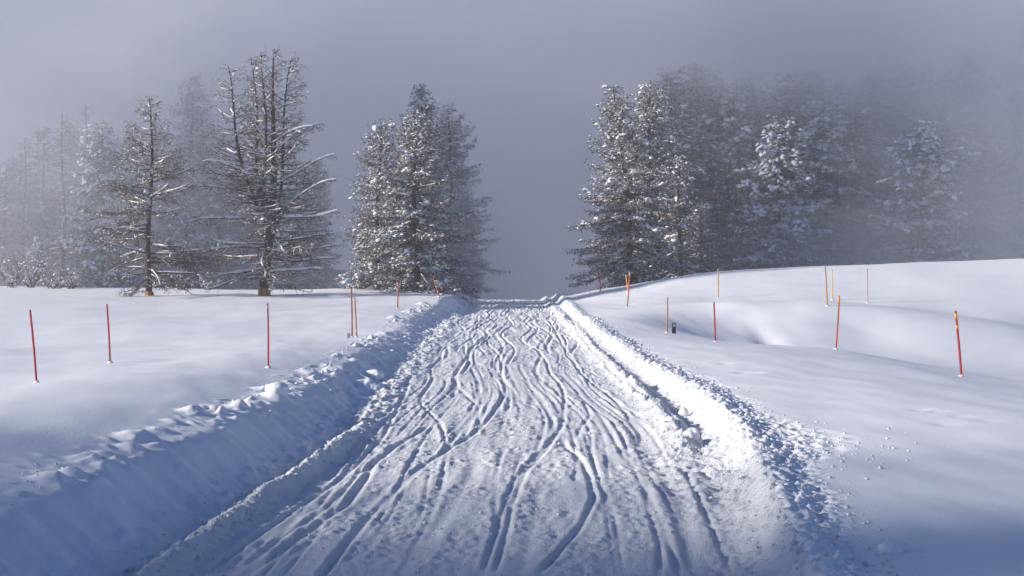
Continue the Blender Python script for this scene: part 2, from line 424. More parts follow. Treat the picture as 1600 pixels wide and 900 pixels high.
class Acc:
    def __init__(s): s.v = []; s.q = []; s.t = []; s.n = 0
    def add(s, v, q=None, t=None):
        s.v.append(v)
        if q is not None: s.q.append(q + s.n)
        if t is not None: s.t.append(t + s.n)
        s.n += len(v)
    def build(s, name, mat, parent=None, smooth=True):
        if not s.n: return None
        f = []
        if s.q: f.append(np.concatenate(s.q))
        if s.t: f.append(np.concatenate(s.t))
        return mk(name, np.concatenate(s.v), f, mat, parent, smooth)

_qc = {}
def tube(acc, P, rad, sides=5, flat=1.0, cap=True):
    """a tapered tube along P (n x 3); flat squashes its height"""
    P = np.asarray(P, float); n = len(P); rad = np.asarray(rad, float)
    T = np.empty_like(P); T[1:-1] = P[2:] - P[:-2]; T[0] = P[1] - P[0]; T[-1] = P[-1] - P[-2]
    T /= np.linalg.norm(T, axis=1)[:, None] + 1e-9
    up = np.array([0, 0, 1.0]) if abs(T[:, 2]).mean() < .85 else np.array([1.0, 0, 0])
    S = np.cross(T, up); S /= np.linalg.norm(S, axis=1)[:, None] + 1e-9
    U = np.cross(S, T)
    a = np.arange(sides) * 2 * np.pi / sides
    V = P[:, None] + rad[:, None, None] * (np.cos(a)[None, :, None] * S[:, None] + flat * np.sin(a)[None, :, None] * U[:, None])
    key = (n, sides)
    if key not in _qc:
        i = np.arange(n - 1)[:, None] * sides; j = np.arange(sides)[None]; k = (j + 1) % sides
        q = np.stack([i + j, i + k, i + sides + k, i + sides + j], 2).reshape(-1, 4)
        _qc[key] = q
    acc.add(V.reshape(-1, 3), _qc[key])

# ------------------------------------------------------------------ ground
def axis_x():
    mid = np.arange(-5.2, 5.41, .030)
    out = []; s = .032; x = 0.0
    while x < 700: x += s; s *= 1.045; out.append(x)
    o = np.array(out)
    return np.concatenate([mid[0] - o[::-1], mid, mid[-1] + o])

def axis_y():
    ys = [12.6]
    while ys[-1] < 136: ys.append(ys[-1] + max(.044, .0036 * ys[-1]))
    s = .5
    while ys[-1] < 900: ys.append(ys[-1] + s); s *= 1.06
    b = []; y = 12.6; s = .06
    while y > -400: y -= s; s *= 1.09; b.append(y)
    return np.array(b[::-1] + ys)

gx, gy = axis_x(), axis_y()
NX, NY = len(gx), len(gy)
GX, GY = np.meshgrid(gx, gy)
GZ = height(GX.ravel(), GY.ravel()).reshape(NY, NX)
dzx = np.gradient(GZ, gx, axis=1); dzy = np.gradient(GZ, gy, axis=0)
GN = np.stack([-dzx, -dzy, np.ones_like(GZ)], 2); GN /= np.linalg.norm(GN, axis=2)[..., None]
VV = np.stack([GX, GY, GZ], 2).reshape(-1, 3); NN = GN.reshape(-1, 3)
ii = (np.arange(NY - 1)[:, None] * NX + np.arange(NX - 1)[None])
Q = np.stack([ii, ii + 1, ii + NX + 1, ii + NX], 2)
cx = (GX[:-1, :-1] + GX[1:, 1:]) / 2; cyy = (GY[:-1, :-1] + GY[1:, 1:]) / 2
isroad = (cx > x_foot(cyy) + .05) & (cx < x_ridge(cyy) - .05) & (cyy > -60) & (cyy < 330)
def sub(mask, name, mat):
    q = Q[mask]
    used = np.unique(q)
    rm = np.zeros(NX * NY, np.int32); rm[used] = np.arange(len(used))
    return mk(name, VV[used], rm[q], mat, normals=NN[used])
ground = tag(sub(~isroad, 'snow_field', M_SNOW), 'wide field of smooth windblown snow with banks on both sides of the track', kind='structure')
road = tag(sub(isroad, 'snow_road', M_ROAD), 'packed snow road churned by wavy ski and machine tracks', kind='structure')

# ------------------------------------------------------------------ marker poles
def pole(top, base, mat, label, bands=(), r=.03, cap=None, group='slender snow marker poles along the road', hit_at=None, tip=.9):
    x, y, z = hit(*base) if hit_at is None else ((base[0] - 800) / F * hit_at, hit_at, CAM_Z - (base[1] - HY) / F * hit_at)
    tx = (top[0] - 800) / F * y; tz = CAM_Z - (top[1] - HY) / F * y
    r *= .78
    root = empty('marker_pole', (x, y, z)); tag(root, label, 'pole', group)
    v = np.array([tx - x, .0, tz - z]); L = np.linalg.norm(v); v /= L
    lean = v.copy()
    a = Acc()
    ts = np.array([-.35, 0, .25, .5, .75, 1.0]) * 1.0
    bow = .006 * L * np.sin(np.clip(ts, 0, 1) * np.pi)
    P = np.array([v * t * L + np.array([b, 0, 0]) for t, b in zip(ts, bow)])
    tube(a, P, r * np.linspace(1.05, tip, len(ts)), 10)
    # rounded end
    e = P[-1]; rt = r * tip
    tube(a, np.array([e, e + v * rt * .6, e + v * rt * .95, e + v * rt]), [rt, rt * .85, rt * .4, rt * .02], 10)
    a.build('shaft', mat, root)
    for t0, t1, bm in bands:
        b = Acc(); pts = [v * t * L + np.array([.006 * L * math.sin(t * math.pi), 0, 0]) for t in (t0, t0 + .001, t1 - .001, t1)]
        rr = r * 1.0
        tube(b, np.array(pts), [rr, rr * 1.10, rr * 1.08, rr], 10)
        b.build('band', bm, root)
    # little collar of snow the wind leaves at the foot
    c = Acc(); k = rng.uniform(.8, 1.2)
    tube(c, np.array([(0, 0, -.05), (0, 0, .0), (0.02, 0, .035), (.01, 0, .055)]) * k, np.array([.12, .08, .055, .034]) * k, 9)
    c.build('snow_collar', M_SNOW, root)
    return root

pole((47, 485), (57, 598), P_RED, 'red pole at the far left edge leaning left over the smooth snow', r=.031)
pole((167, 476), (172, 567), P_RED, 'red pole second from the left, standing below the dark bare tree', r=.033)
pole((418, 475), (419, 575), P_ORED, 'upright red pole below the big bare tree, pale ring near its tip', bands=[(.93, .965, P_GREY)], r=.033)
pole((549, 453), (550, 527), P_RED, 'tall red pole paired with a shorter yellow pole on the left bank', r=.04)
pole((554, 466), (557, 527), P_OCH, 'short ochre pole with grey rings beside the tall red pole', bands=[(.91, .985, P_GREY), (.13, .2, P_GREY)], r=.042)
pole((622, 442), (621, 482), P_ORED, 'orange red pole on the left bank in front of the snowy conifers', r=.055)
pole((677, 432), (686, 463), P_RED, 'red pole with pale rings tilted left at the foot of the conifer clump', bands=[(.2, .26, P_GREY), (.46, .52, P_WHITE), (.74, .8, P_GREY)], r=.05)
pole((738, 437), (738, 458), P_GREY, 'thin grey pole fading into fog left of the road crest', r=.025)
pole((920, 441), (920, 458), P_GREY, 'thin grey pole fading into fog right of the road crest', r=.025)
pole((937, 420), (938, 456), P_ORED, 'orange pole right of the road crest with yellow tip', bands=[(.86, .98, P_BAND)], r=.05)
pole((984, 425), (980, 480), P_ORED, 'orange red pole with yellow tip in front of the conifer trunk on the right', bands=[(.9, .985, P_BAND), (.08, .2, P_OCH)], r=.05)
pole((978, 430), (981, 457), P_BAND, 'yellow pole half hidden behind the orange red one at the right conifer', r=.05)
pole((1043, 466), (1042, 520), P_OCH, 'ochre pole next to the short dark post', r=.042)
pole((1115.5, 473), (1117.5, 534), P_DRED, 'dark red pole right of the short dark post', bands=[(.9, .985, P_ORED)], r=.04)
pole((1122, 421), (1122, 466), P_YEL, 'yellow pole on the slope below the right hill, nearest the conifers', r=.045)
pole((1289.5, 417), (1292.5, 478), P_OCH, 'dull yellow pole leaning left on the hump, leftmost of three yellow poles', r=.045)
pole((1300, 421), (1300.5, 469), P_PYEL, 'pale yellow pole in the middle of the three on the right hill', r=.04)
pole((1355, 420), (1355.5, 473), P_YEL, 'bright yellow upright pole, rightmost of three on the right hill', r=.045)
pole((1311, 463), (1306, 546), P_ORED, 'red pole with orange tip leaning right at the edge of the hollow', bands=[(.88, .985, P_BAND), (.72, .78, P_OCH)], r=.042)
pole((1493, 487), (1502, 588), P_RED, 'thick red pole with two yellow bands at the right edge', bands=[(.9, .97, P_BAND), (.74, .79, P_BAND)], r=.046)

def post(px, ytop, ybase, w, label, dark):
    x, y, z = hit(px, ybase)
    h = (ybase - ytop) / F * y; wd = w / F * y
    root = empty('marker_post', (x, y, z), .15); tag(root, label, 'post', 'short dark posts with pale reflectors')
    def box(name, x0, x1, y0, y1, z0, z1, mat, tap=1.0):
        b = .008
        v = []
        for zz, k in ((z0, 1), (z1 - b, tap), (z1, tap - b / (x1 - x0) * 2)):
            v += [(x0 * k, y0 * k, zz), (x1 * k, y0 * k, zz), (x1 * k, y1 * k, zz), (x0 * k, y1 * k, zz)]
        q = [(i * 4 + j, i * 4 + (j + 1) % 4, i * 4 + 4 + (j + 1) % 4, i * 4 + 4 + j) for i in range(2) for j in range(4)] + [(8, 9, 10, 11)]
        return mk(name, np.array(v), np.array(q), mat, root, smooth=False)
    box('body', -wd / 2, wd / 2, -wd * .35, wd * .35, -.2, h * .96, dark)
    box('reflector', -wd * .38, wd * .38, -wd * .35 - .012, -wd * .35 + .004, h * .66, h * .88, P_WHITE)
    box('cap', -wd * .55, wd * .55, -wd * .42, wd * .42, h * .96, h, P_BLACK)
    return root
post(1053, 505, 521, 5.5, 'short dark maroon post with pale reflector standing by the ochre pole', P_BLACK)
post(545, 521, 528, 5, 'small grey post almost buried in snow left of the tall red pole', P_GREY)

# ------------------------------------------------------------------ loose snow
def blob_mesh(r, seed, sub=2):
    import bmesh
    bm = bmesh.new(); bmesh.ops.create_icosphere(bm, subdivisions=sub, radius=1)
    v = np.array([q.co[:] for q in bm.verts]); f = np.array([[q.index for q in p.verts] for p in bm.faces]); bm.free()
    k = 1 + .45 * perlin(v[:, 0] * 1.6 + v[:, 2] * 1.1, v[:, 1] * 1.6 - v[:, 2], seed) + .22 * perlin(v[:, 0] * 4, v[:, 1] * 4 + v[:, 2] * 3, seed + 1)
    return v * k[:, None] * np.array(r), f

for px, py, rr, lab in [(1392, 862, (.13, .10, .10), 'single lump of snow lying alone on the smooth snow at bottom right'),
                        (1068, 650, (.11, .10, .12), 'upright chunk of snow, rear of two on the end of the right windrow'),
                        (1082, 682, (.14, .12, .13), 'large chunk of snow, front one at the end of the right windrow'),
                        (586, 590, (.26, .2, .17), 'chunk of snow that rolled onto the left bank face below the ochre pole'),
                        (433, 612, (.24, .2, .16), 'rounded lump of snow on the edge of the left bank beneath the big bare tree')]:
    x, y, z = hit(px, py)
    v, f = blob_mesh(rr, int(px) % 50, 3)
    o = mk('snow_lump', v, f, M_TSNOW); o.location = (x, y, z + rr[2] * .25)
    tag(o, lab, 'snow lump', 'loose lumps of snow')

def crumbs():
    g = np.random.default_rng(3)
    pts = []
    def along(fn, n, y0, y1, spread, off=0, pw=1.6):
        y = y0 + (y1 - y0) * g.random(n) ** pw
        x = fn(y) + off + g.normal(0, spread, n)
        s = np.clip(g.lognormal(-4.2, .5, n), .008, .045)
        pts.append(np.stack([x, y, s], 1))
    along(x_row, 1100, 27.5, 90, .25)
    along(x_ridge, 1000, 14, 70, .30, .55)
    along(x_ridge, 200, 14, 60, .20, -.3)
    along(x_rowl, 800, 13, 34, .22)
    along(x_foot, 400, 14, 90, .15, .15)
    along(x_bank, 300, 14, 110, .22, -.4)
    n = 1300; y = 13 + 70 * g.random(n) ** 1.8
    x = x_foot(y) + (x_ridge(y) - x_foot(y)) * g.random(n)
    pts.append(np.stack([x, y, np.clip(g.lognormal(-4.0, .4, n), .010, .04)], 1))
    n = 260; pts.append(np.stack([g.normal(4.6, .9, n), g.normal(27, 1.6, n), np.clip(g.lognormal(-4.1, .4, n), .010, .04)], 1))
    p = np.concatenate(pts)
    z = height(p[:, 0], p[:, 1])
    bv, bf = [], []
    for k in range(8):
        v, f = blob_mesh((1, 1, .8), 70 + k, 1); bv.append(v); bf.append(f)
    a = Acc()
    for k in range(8):
        sel = np.arange(len(p)) % 8 == k
        q = p[sel]; zz = z[sel]
        an = g.random(len(q)) * 6.28; c, s = np.cos(an), np.sin(an)
        v = bv[k]
        X = (c[:, None] * v[:, 0] - s[:, None] * v[:, 1]); Y = (s[:, None] * v[:, 0] + c[:, None] * v[:, 1]); Z = np.broadcast_to(v[:, 2], X.shape)
        V = np.stack([X * q[:, 2:3] + q[:, 0:1], Y * q[:, 2:3] + q[:, 1:2], Z * q[:, 2:3] + (zz + q[:, 2] * .3)[:, None]], 2)
        fs = (bf[k][None] + (np.arange(len(q)) * len(v))[:, None, None]).reshape(-1, 3)
        a.add(V.reshape(-1, 3), None, fs)
    return tag(a.build('snow_crumbs', M_ROAD), 'loose crumbs of snow scattered along the ridges and road', kind='stuff')
crumbs()

# ------------------------------------------------------------------ trees
SNOWT = []
for k in range(6):          # snow pads: low domes with a sagging rim
    g = np.random.default_rng(100 + k)
    ring = np.arange(5) * np.pi * .4
    v = [(0, 0, 1.0)]
    for rr, zz in ((.75, .62), (1.0, -.2)):
        for t in ring:
            q = rr * g.uniform(.75, 1.2); v.append((q * math.cos(t), q * math.sin(t), zz * g.uniform(.7, 1.2)))
    f = [(0, 1 + i, 1 + (i + 1) % 5) for i in range(5)]
    for i in range(5):
        j = (i + 1) % 5; f += [(1 + i, 6 + i, 6 + j), (1 + i, 6 + j, 1 + j)]
    SNOWT.append((np.array(v), np.array(f)))

def put_pads(acc, P, D, S, g):
    """snow pads at points P, long along D, sizes S (n x 3)"""
    n = len(P)
    k = g.integers(0, len(SNOWT), n)
    hd = D.copy(); hd[:, 2] *= .6
    hd /= np.linalg.norm(hd, axis=1)[:, None] + 1e-9
    sd = np.cross(np.array([0, 0, 1.0]), hd); sd /= np.linalg.norm(sd, axis=1)[:, None] + 1e-9
    up = np.cross(hd, sd)
    for t in range(len(SNOWT)):
        m = k == t
        if not m.any(): continue
        v, f = SNOWT[t]
        V = P[m][:, None] + (v[None, :, 0:1] * S[m][:, None, 0:1]) * hd[m][:, None] + (v[None, :, 1:2] * S[m][:, None, 1:2]) * sd[m][:, None] + (v[None, :, 2:3] * S[m][:, None, 2:3]) * up[m][:, None]
        fs = (f[None] + (np.arange(m.sum()) * len(v))[:, None, None]).reshape(-1, 3)
        acc.add(V.reshape(-1, 3), None, fs)

def put_needles(acc, P, D, L, g, per=7, width=.10, spread=.75):
    """tufts of needle sprays: per thin blades at each point, fanned about D"""
    n = len(P)
    for j in range(per):
        d = D + g.normal(0, spread, (n, 3)); d[:, 2] -= .12
        d /= np.linalg.norm(d, axis=1)[:, None] + 1e-9
        s = np.cross(d, g.normal(0, 1, (n, 3))); s /= np.linalg.norm(s, axis=1)[:, None] + 1e-9
        l = (L * g.uniform(.6, 1.25, n))[:, None]; wv = l * width * g.uniform(.7, 1.4, (n, 1))
        o = P + g.normal(0, .03, (n, 3))
        V = np.stack([o, o + d * l * .55 + s * wv, o + d * l, o + d * l * .5 - s * wv], 1).reshape(-1, 3)
        q = np.arange(n * 4).reshape(-1, 4)
        acc.add(V, q)

def branch_path(p0, az, L, pitch0, droop, lift, g, n=7, wig=.05):
    t = np.linspace(0, 1, n)
    pit = pitch0 - droop * np.sin(t * np.pi * .75) + lift * t ** 2.2
    a = az + np.cumsum(g.normal(0, wig, n))
    step = L / (n - 1)
    d = np.stack([np.cos(a) * np.cos(pit), np.sin(a) * np.cos(pit), np.sin(pit)], 1)
    P = p0 + np.concatenate([[np.zeros(3)], np.cumsum(d[1:] * step, 0)])
    return P, d

def evergreen(H, rad, seed, snow=.5, pads=.06, frost=0.0, density=1.0, lean=(0, 0), bare_low=.0, tuft=.24, shape=.8, gaps=.15, side=None, spire=0.0):
    """returns meshes for trunk, branches, needles, snow; side = (azimuth, gain) makes the crown lopsided"""
    g = np.random.default_rng(seed)
    trunk, br, nd, sn, fr = Acc(), Acc(), Acc(), Acc(), Acc()
    tz = np.linspace(0, 1, 14)
    bend = np.stack([lean[0] * tz ** 1.3 * H + .012 * H * np.sin(tz * 5 + seed), lean[1] * tz ** 1.3 * H + .01 * H * np.cos(tz * 4 + seed), tz * H], 1)
    r0 = .013 * H + .05
    tube(trunk, np.concatenate([[bend[0] - np.array([0, 0, .6])], bend]), np.concatenate([[r0 * 1.25], r0 * (1 - tz) ** .8 + .018]), 8)
    at = lambda t: np.array([np.interp(t, tz, bend[:, i]) for i in range(3)])
    NP, ND, NL = [], [], []; SP, SD, SS = [], [], []
    z = .05 * H
    while z < H * .985:
        t = z / H
        prof = (1 - t) ** shape * min(1, (.55 + t * 3.0)) * (1 - spire * sstep(.6, .9, t) * .4)
        nb = int(round(g.uniform(4.2, 6.4) * density)) if t < .9 else 4
        a0 = g.uniform(0, 6.28)
        for b in range(nb):
            if g.random() < gaps * (1 - t): continue
            az = a0 + b * 6.283 / nb + g.normal(0, .25)
            L = rad * prof * g.uniform(.5, 1.22) + .18; load = g.choice([.6, 1.0, 1.3, 1.7])
            if g.random() < .07: L *= 1.25
            if side: L *= 1 + side[1] * math.cos(az - side[0])
            pit = -.20 + .95 * t ** 1.5 + g.normal(0, .12)
            P, D = branch_path(at(t) + np.array([0, 0, g.uniform(-.12, .12)]), az, L, pit, .35 * (1 - t) + .1, .45, g)
            rb = (.010 + .013 * L) * (1 - .45 * t)
            tube(br, P[::2], np.linspace(rb, .008, len(P))[::2], 4)
            # stretches of snow lying on bare inner branch
            if L > 1.2 and g.random() < .55 * snow * 1.5:
                kk = slice(1, 5); Q = P[kk] + np.array([0, 0, rb * .9 + .02])
                tube(sn, Q, np.array([.3, 1, .9, .3]) * (rb * .8 + .045) * g.uniform(.7, 1.5), 5, .75)
            # side sprays
            m = max(2, int(L / (.34 / density)))
            for s in np.linspace(.22 + .25 * bare_low * (1 - t), 1.0, m):
                i = s * (len(P) - 1); i0 = min(int(i), len(P) - 2); f = i - i0
                p = P[i0] * (1 - f) + P[i0 + 1] * f; d = D[i0 + 1]
                for sg in (-1, 1):
                    ls = (.22 + .34 * (L * (1 - s) ** .8)) * g.uniform(.6, 1.2)
                    ls = min(ls, 1.1)
                    if s > .97: ls = .22
                    an = math.atan2(d[1], d[0]) + sg * g.uniform(.55, 1.05) * (1 if s < .97 else .2)
                    ps = g.normal(-.15, .2)
                    dd = np.array([math.cos(an) * math.cos(ps), math.sin(an) * math.cos(ps), math.sin(ps)])
                    k = max(1, int(ls / .20))
                    if ls > .35:
                        tube(br, np.array([p, p + dd * ls]), [.011, .005], 3)
                    for u in (np.arange(k) + .6) / k:
                        q = p + dd * ls * u + g.normal(0, .03, 3)
                        NP.append(q); ND.append(dd); NL.append(tuft * g.uniform(.75, 1.2))
                        rnd = g.random()
                        if rnd < snow * 1.2 * load * (.75 + .4 * s):
                            k3 = g.lognormal(-.1, .42)
                            SP.append(q + np.array([0, 0, .035])); SD.append(dd); SS.append(np.array([.088, .060, .040]) * k3 * tuft / .24)
                        if rnd < pads * .28 * load:
                            big = g.uniform(.9, 1.9)
                            for _ in range(int(g.integers(3, 6))):
                                SP.append(q + dd * g.normal(.05, .16) * big + g.normal(0, .07, 3) * big * np.array([1, 1, .5]) + np.array([0, 0, .05]))
                                SD.append(dd + g.normal(0, .5, 3) + np.array([0, 0, -.35])); SS.append(np.array([.17, .12, .085]) * big * g.uniform(.6, 1.15))
        z += g.uniform(.26, .42) * (1 if t < .8 else .8)
    # leader
    e = at(1.0)
    for u in range(6):
        NP.append(e - np.array([0, 0, u * .12])); ND.append(np.array([0, 0, 1.0])); NL.append(.2)
        if g.random() < snow: SP.append(e - np.array([0, 0, u * .12])); SD.append(np.array([.3, .1, .3])); SS.append(np.array([.08, .07, .06]))
    NP, ND, NL = np.array(NP), np.array(ND), np.array(NL)
    put_needles(nd, NP, ND, NL, g, per=3)
    put_needles(fr, NP + np.array([0, 0, .03]), ND, NL * .9, g, per=3)
    if SP: put_pads(sn, np.array(SP), np.array(SD), np.array(SS), g)
    return trunk, br, nd, fr, sn

def bare_tree(H, seed, stems, rad, dens=1.0, snow=.7, twig=.42, shape=.75, low=.07, limbs=()):
    """leafless conifer: stems = (base x, y, fork z, top x, y, z, radius, branch gain); limbs = explicit long boughs"""
    g = np.random.default_rng(seed)
    trunk, br, tw, sn = Acc(), Acc(), Acc(), Acc()
    SP, SD, SS = [], [], []
    def dress(B, L, rb, heavy):
        nB = len(B)
        D = np.gradient(B, axis=0); D /= np.linalg.norm(D, axis=1)[:, None] + 1e-9
        tube(br, B, np.linspace(rb, .010, nB), 5)
        if L > .7 and g.random() < (1 if heavy else snow):
            w0 = (rb * .75 + .024) * g.uniform(.6, 1.2) * (1.35 if heavy else 1)
            i0 = 1; i1 = nB if heavy else int(g.integers(5, nB)); Q = B[i0:i1] + np.array([0, 0, rb * .7 + w0 * .45])
            ww = w0 * np.clip(np.sin(np.linspace(.12, .94, len(Q)) * np.pi) * 1.4, .12, 1) * g.uniform(.35, 1.35, len(Q))
            tube(sn, Q, ww, 6, .9)
        m = max(2, int(L / .24 * dens))
        for s in np.linspace(.18, .98, m):
            i = s * (nB - 1); a0 = min(int(i), nB - 2); f = i - a0
            p = B[a0] * (1 - f) + B[a0 + 1] * f; d = D[a0]
            ls = (.28 + .30 * L * (1 - s) ** .7) * g.uniform(.45, 1.2)
            ls = min(ls, 1.5)
            an = math.atan2(d[1], d[0]) + g.choice([-1, 1]) * g.uniform(.35, 1.1)
            S2, D2 = branch_path(p, an, ls, g.normal(-.18, .3), .25, .45, g, n=4, wig=.16)
            tube(br, S2, np.linspace(.014, .007, 4), 3)
            if g.random() < snow * .4 and ls > .3:
                tube(sn, S2[:3] + np.array([0, 0, .018]), np.array([.6, 1, .35]) * g.uniform(.015, .032), 4, .8)
            for v in range(max(2, int(ls / .125 * dens))):
                j = g.uniform(.2, 1) * 3; j0 = min(int(j), 2); q = S2[j0] + (S2[j0 + 1] - S2[j0]) * (j - j0)
                dn = D2[j0 + 1] + g.normal(0, .6, 3); dn /= np.linalg.norm(dn)
                lt = twig * g.uniform(.35, 1.0)
                e2 = q + dn * lt + np.array([0, 0, -.10 * lt])
                tube(tw, np.array([q, (q + e2) / 2 + g.normal(0, .015, 3), e2]), [.009, .009, .012], 3)
                if g.random() < .35:     # bud or cone
                    c = q + dn * lt * g.uniform(.4, 1)
                    tube(tw, np.array([c, c + np.array([0, 0, -.03]), c + np.array([.01, 0, -.07])]), [.012, .028, .008], 4)
                if g.random() < .42 * snow:
                    SP.append((q + e2) / 2 + np.array([0, 0, .012])); SD.append(dn); SS.append(np.array([.065, .026, .022]) * g.uniform(.6, 1.6))
                if g.random() < .003:
                    SP.append(q + np.array([0, 0, .05])); SD.append(dn); SS.append(np.array([.18, .15, .11]) * g.uniform(.6, 1.4))
    for (bx, by, bz, tx, ty, tzz, r0, br_gain) in stems:
        n = 16; t = np.linspace(0, 1, n)
        e = t ** .6
        P = np.stack([bx + (tx - bx) * e + .010 * H * np.sin(t * 7 + seed + tx), by + (ty - by) * e + .010 * H * np.cos(t * 6 + tx), bz + (tzz - bz) * t], 1)
        if bz == 0: P[0, 2] -= .6
        tube(trunk, P, r0 * (1 - t) ** .8 + .02, 9 if r0 > .1 else 6)
        for q in range(int(10 * (tzz - bz) / 6)):       # snow caught on the bark
            u = g.uniform(.02, .95); p = np.array([np.interp(u, t, P[:, i]) for i in range(3)]); rr = r0 * (1 - u) ** .8 + .02
            an = g.uniform(0, 6.28); p = p + np.array([math.cos(an), math.sin(an), 0]) * rr * .9
            SP.append(p); SD.append(np.array([-math.sin(an), math.cos(an), .4])); SS.append(np.array([.08, .05, .08]) * g.uniform(.6, 1.3))
        z = max(bz + .25, low * H)
        while z < tzz * .985:
            u = (z - bz) / (tzz - bz); T = z / H
            p0 = np.array([np.interp(u, t, P[:, i]) for i in range(3)])
            for b in range(int(g.integers(2, 4))):
                az = g.uniform(0, 6.28)
                if abs(tx) > .8 and g.random() < .35: az = math.atan2(ty, tx) + g.normal(0, .7)
                L = (rad * (1 - T) ** shape * min(1, .5 + 3 * T) * g.uniform(.4, 1.15) + .3) * br_gain
                L = max(.35, L)
                B, D = branch_path(p0, az, L, -.06 + .50 * T + g.normal(0, .16), .32 * (1 - T), .45 * (.5 + T), g, n=9, wig=.11)
                dress(B, L, min(.014 + .0115 * L, r0 * .5), False)
            z += g.uniform(.24, .42) / dens
    for (z0, x1, z1, sag, yy) in limbs:
        t = np.linspace(0, 1, 11); k = g.uniform(0, 6)
        P = np.stack([x1 * t + .08 * np.sin(t * 7 + k), yy * t + .16 * np.sin(t * 5 + k), z0 + (z1 - z0) * (1 - (1 - t) ** 1.7) - sag * np.sin(t * np.pi) + .05 * np.sin(t * 9 + k)], 1)
        dress(P, abs(x1), .075, True)
    if SP: put_pads(sn, np.array(SP), np.array(SD), np.array(SS), g)
    return trunk, br, tw, sn

NAMES_E = ('trunk', 'branches', 'needles', 'frosted_needles', 'snow')
def plant_tree(kind, parts, mats, names, loc, rz, label, cat='tree', group=None, scale=1.0):
    root = empty(kind, loc, rz); root.scale = (scale,) * 3
    tag(root, label, cat, group)
    for a, m, n in zip(parts, mats, names):
        o = a.build(n, m, root, smooth=('needles' not in n))
        if n != 'trunk': o['kind'] = 'stuff'
    return root

def copy_tree(src, loc, rz, label, group, scale):
    r = src.copy(); COL.objects.link(r); r.location = loc; r.rotation_euler = (0, 0, rz)
    r.scale = scale if isinstance(scale, tuple) else (scale,) * 3
    tag(r, label, None, group)
    for c in list(src.children):
        k = c.copy(); COL.objects.link(k); k.parent = r
    return r

def spot(px, d, dz=-.05):
    x = (px - 800) / F * d
    return (x, d, h1(x, d) + dz)
def top_z(py, d): return CAM_Z + (HY - py) / F * d
def need(px, d, ytop): return top_z(ytop, d) - spot(px, d)[2]

ME = (M_BARK, M_BARK, M_NEEDLE, M_NEEDLE2, M_TSNOW); MB = (M_BARK, M_TWIG, M_TWIG, M_TSNOW); NB = ('trunk', 'branches', 'twigs', 'snow')
U = F / 104.0     # photo pixels per metre at the big bare tree

# -- big bare tree, several stems from one foot
d = 104; H = need(413, d, 75)
st = [(0, 0, 0, .7, .2, H, .31, 1.0), (-.2, 0, 5.2, -2.5, .6, H * .93, .13, .8), (.1, 0, 4.6, .0, -.5, H * .985, .11, .75),
      (.1, 0, 2.3, 1.6, .5, H * .965, .12, 1.0), (0, 0, 5.6, -.9, .8, H * .97, .10, .7)]
limbs = [(6.6, 4.6, 9.0, .2, -.6), (4.6, 4.7, 7.4, .1, -1.2), (3.6, 4.9, 4.2, .3, -.3), (2.5, 4.4, 2.5, .2, .4), (1.4, 3.9, 1.7, -.1, -1.0), (8.6, 3.7, 11.2, .1, .5), (1.3, -3.4, .5, -.3, -1.5), (1.7, -3.2, 1.2, -.2, -.8),
         (3.0, -4.4, 2.5, -.5, -1.2), (4.8, -5.0, 4.7, -.3, -.5), (6.2, -4.6, 7.0, -.2, .2), (2.2, 1.8, 3.3, .0, -1.4), (5.2, 4.9, 5.4, .3, -1.5), (9.5, 3.2, 10.9, .1, -1.0), (3.1, 5.0, 3.3, .2, .8), (7.4, -4.0, 8.6, -.1, -.7)]
big = plant_tree('bare_tree', bare_tree(H, 4, st, 5.0, dens=.86, snow=.95, limbs=limbs), MB, NB, spot(413, d), 0, 'tallest leafless tree with several stems, long snow topped limbs and an orange trunk foot')
a = Acc(); tube(a, np.array([(0, 0, -.3), (0, 0, .05), (0, 0, .5), (.02, 0, .56)]), [.43, .41, .39, .35], 12); o = a.build('trunk_foot', M_FOOT, big); o['label'] = 'orange band at the foot of the trunk'
# -- darker bare tree left of it
d = 103; H = need(233, d, 150)
st = [(0, 0, 0, .1, .1, H, .20, 1.0)]
t2 = plant_tree('bare_tree', bare_tree(H, 9, st, 6.0, dens=1.15, snow=.85, shape=.85), MB, NB, spot(233, d), .4, 'brown leafless conifer with one straight dark trunk left of the tallest bare tree')
a = Acc(); tube(a, np.array([(0, 0, -.3), (0, 0, .05), (0, 0, .25), (0, 0, .3)]), [.31, .30, .285, .25], 12); o = a.build('trunk_foot', M_FOOT, t2); o['label'] = 'orange band at the foot of the trunk'

# -- conifer clump left of the road
GC = 'snowy conifers in the clump left of the road'
def E(px, d, ytop, rad, seed, label, group, rz=0., **kw):
    H = need(px, d, ytop)
    return plant_tree('snowy_conifer', evergreen(H, rad, seed, **kw), ME, NAMES_E, spot(px, d), rz, label, group=group), H
c1, h_c1 = E(650, 113, 172, 4.9, 21, 'front conifer of the left clump, brown sunlit needles over a dark trunk', GC, snow=.52, pads=.03, bare_low=.5, density=1.15, shape=.72)
c2, h_c2 = E(592, 117, 190, 3.3, 22, 'narrow conifer on the left edge of the clump left of the road', GC, snow=.45, pads=.04, shape=.6)
c3, h_c3 = E(656, 132, 133, 4.2, 23, 'tallest conifer at the back of the left clump, its pointed top fading in fog', GC, snow=.45, pads=.10, shape=.75)
c4, h_c4 = E(702, 137, 165, 4.0, 24, 'snow laden conifer on the right flank of the left clump, half lost in fog', GC, snow=.55, pads=.14, shape=.55)
c5 = copy_tree(c4, spot(728, 140), 2.1, 'low conifer reaching a dark branch toward the road from the left clump', GC, need(728, 140, 320) / h_c4 * 1.0)
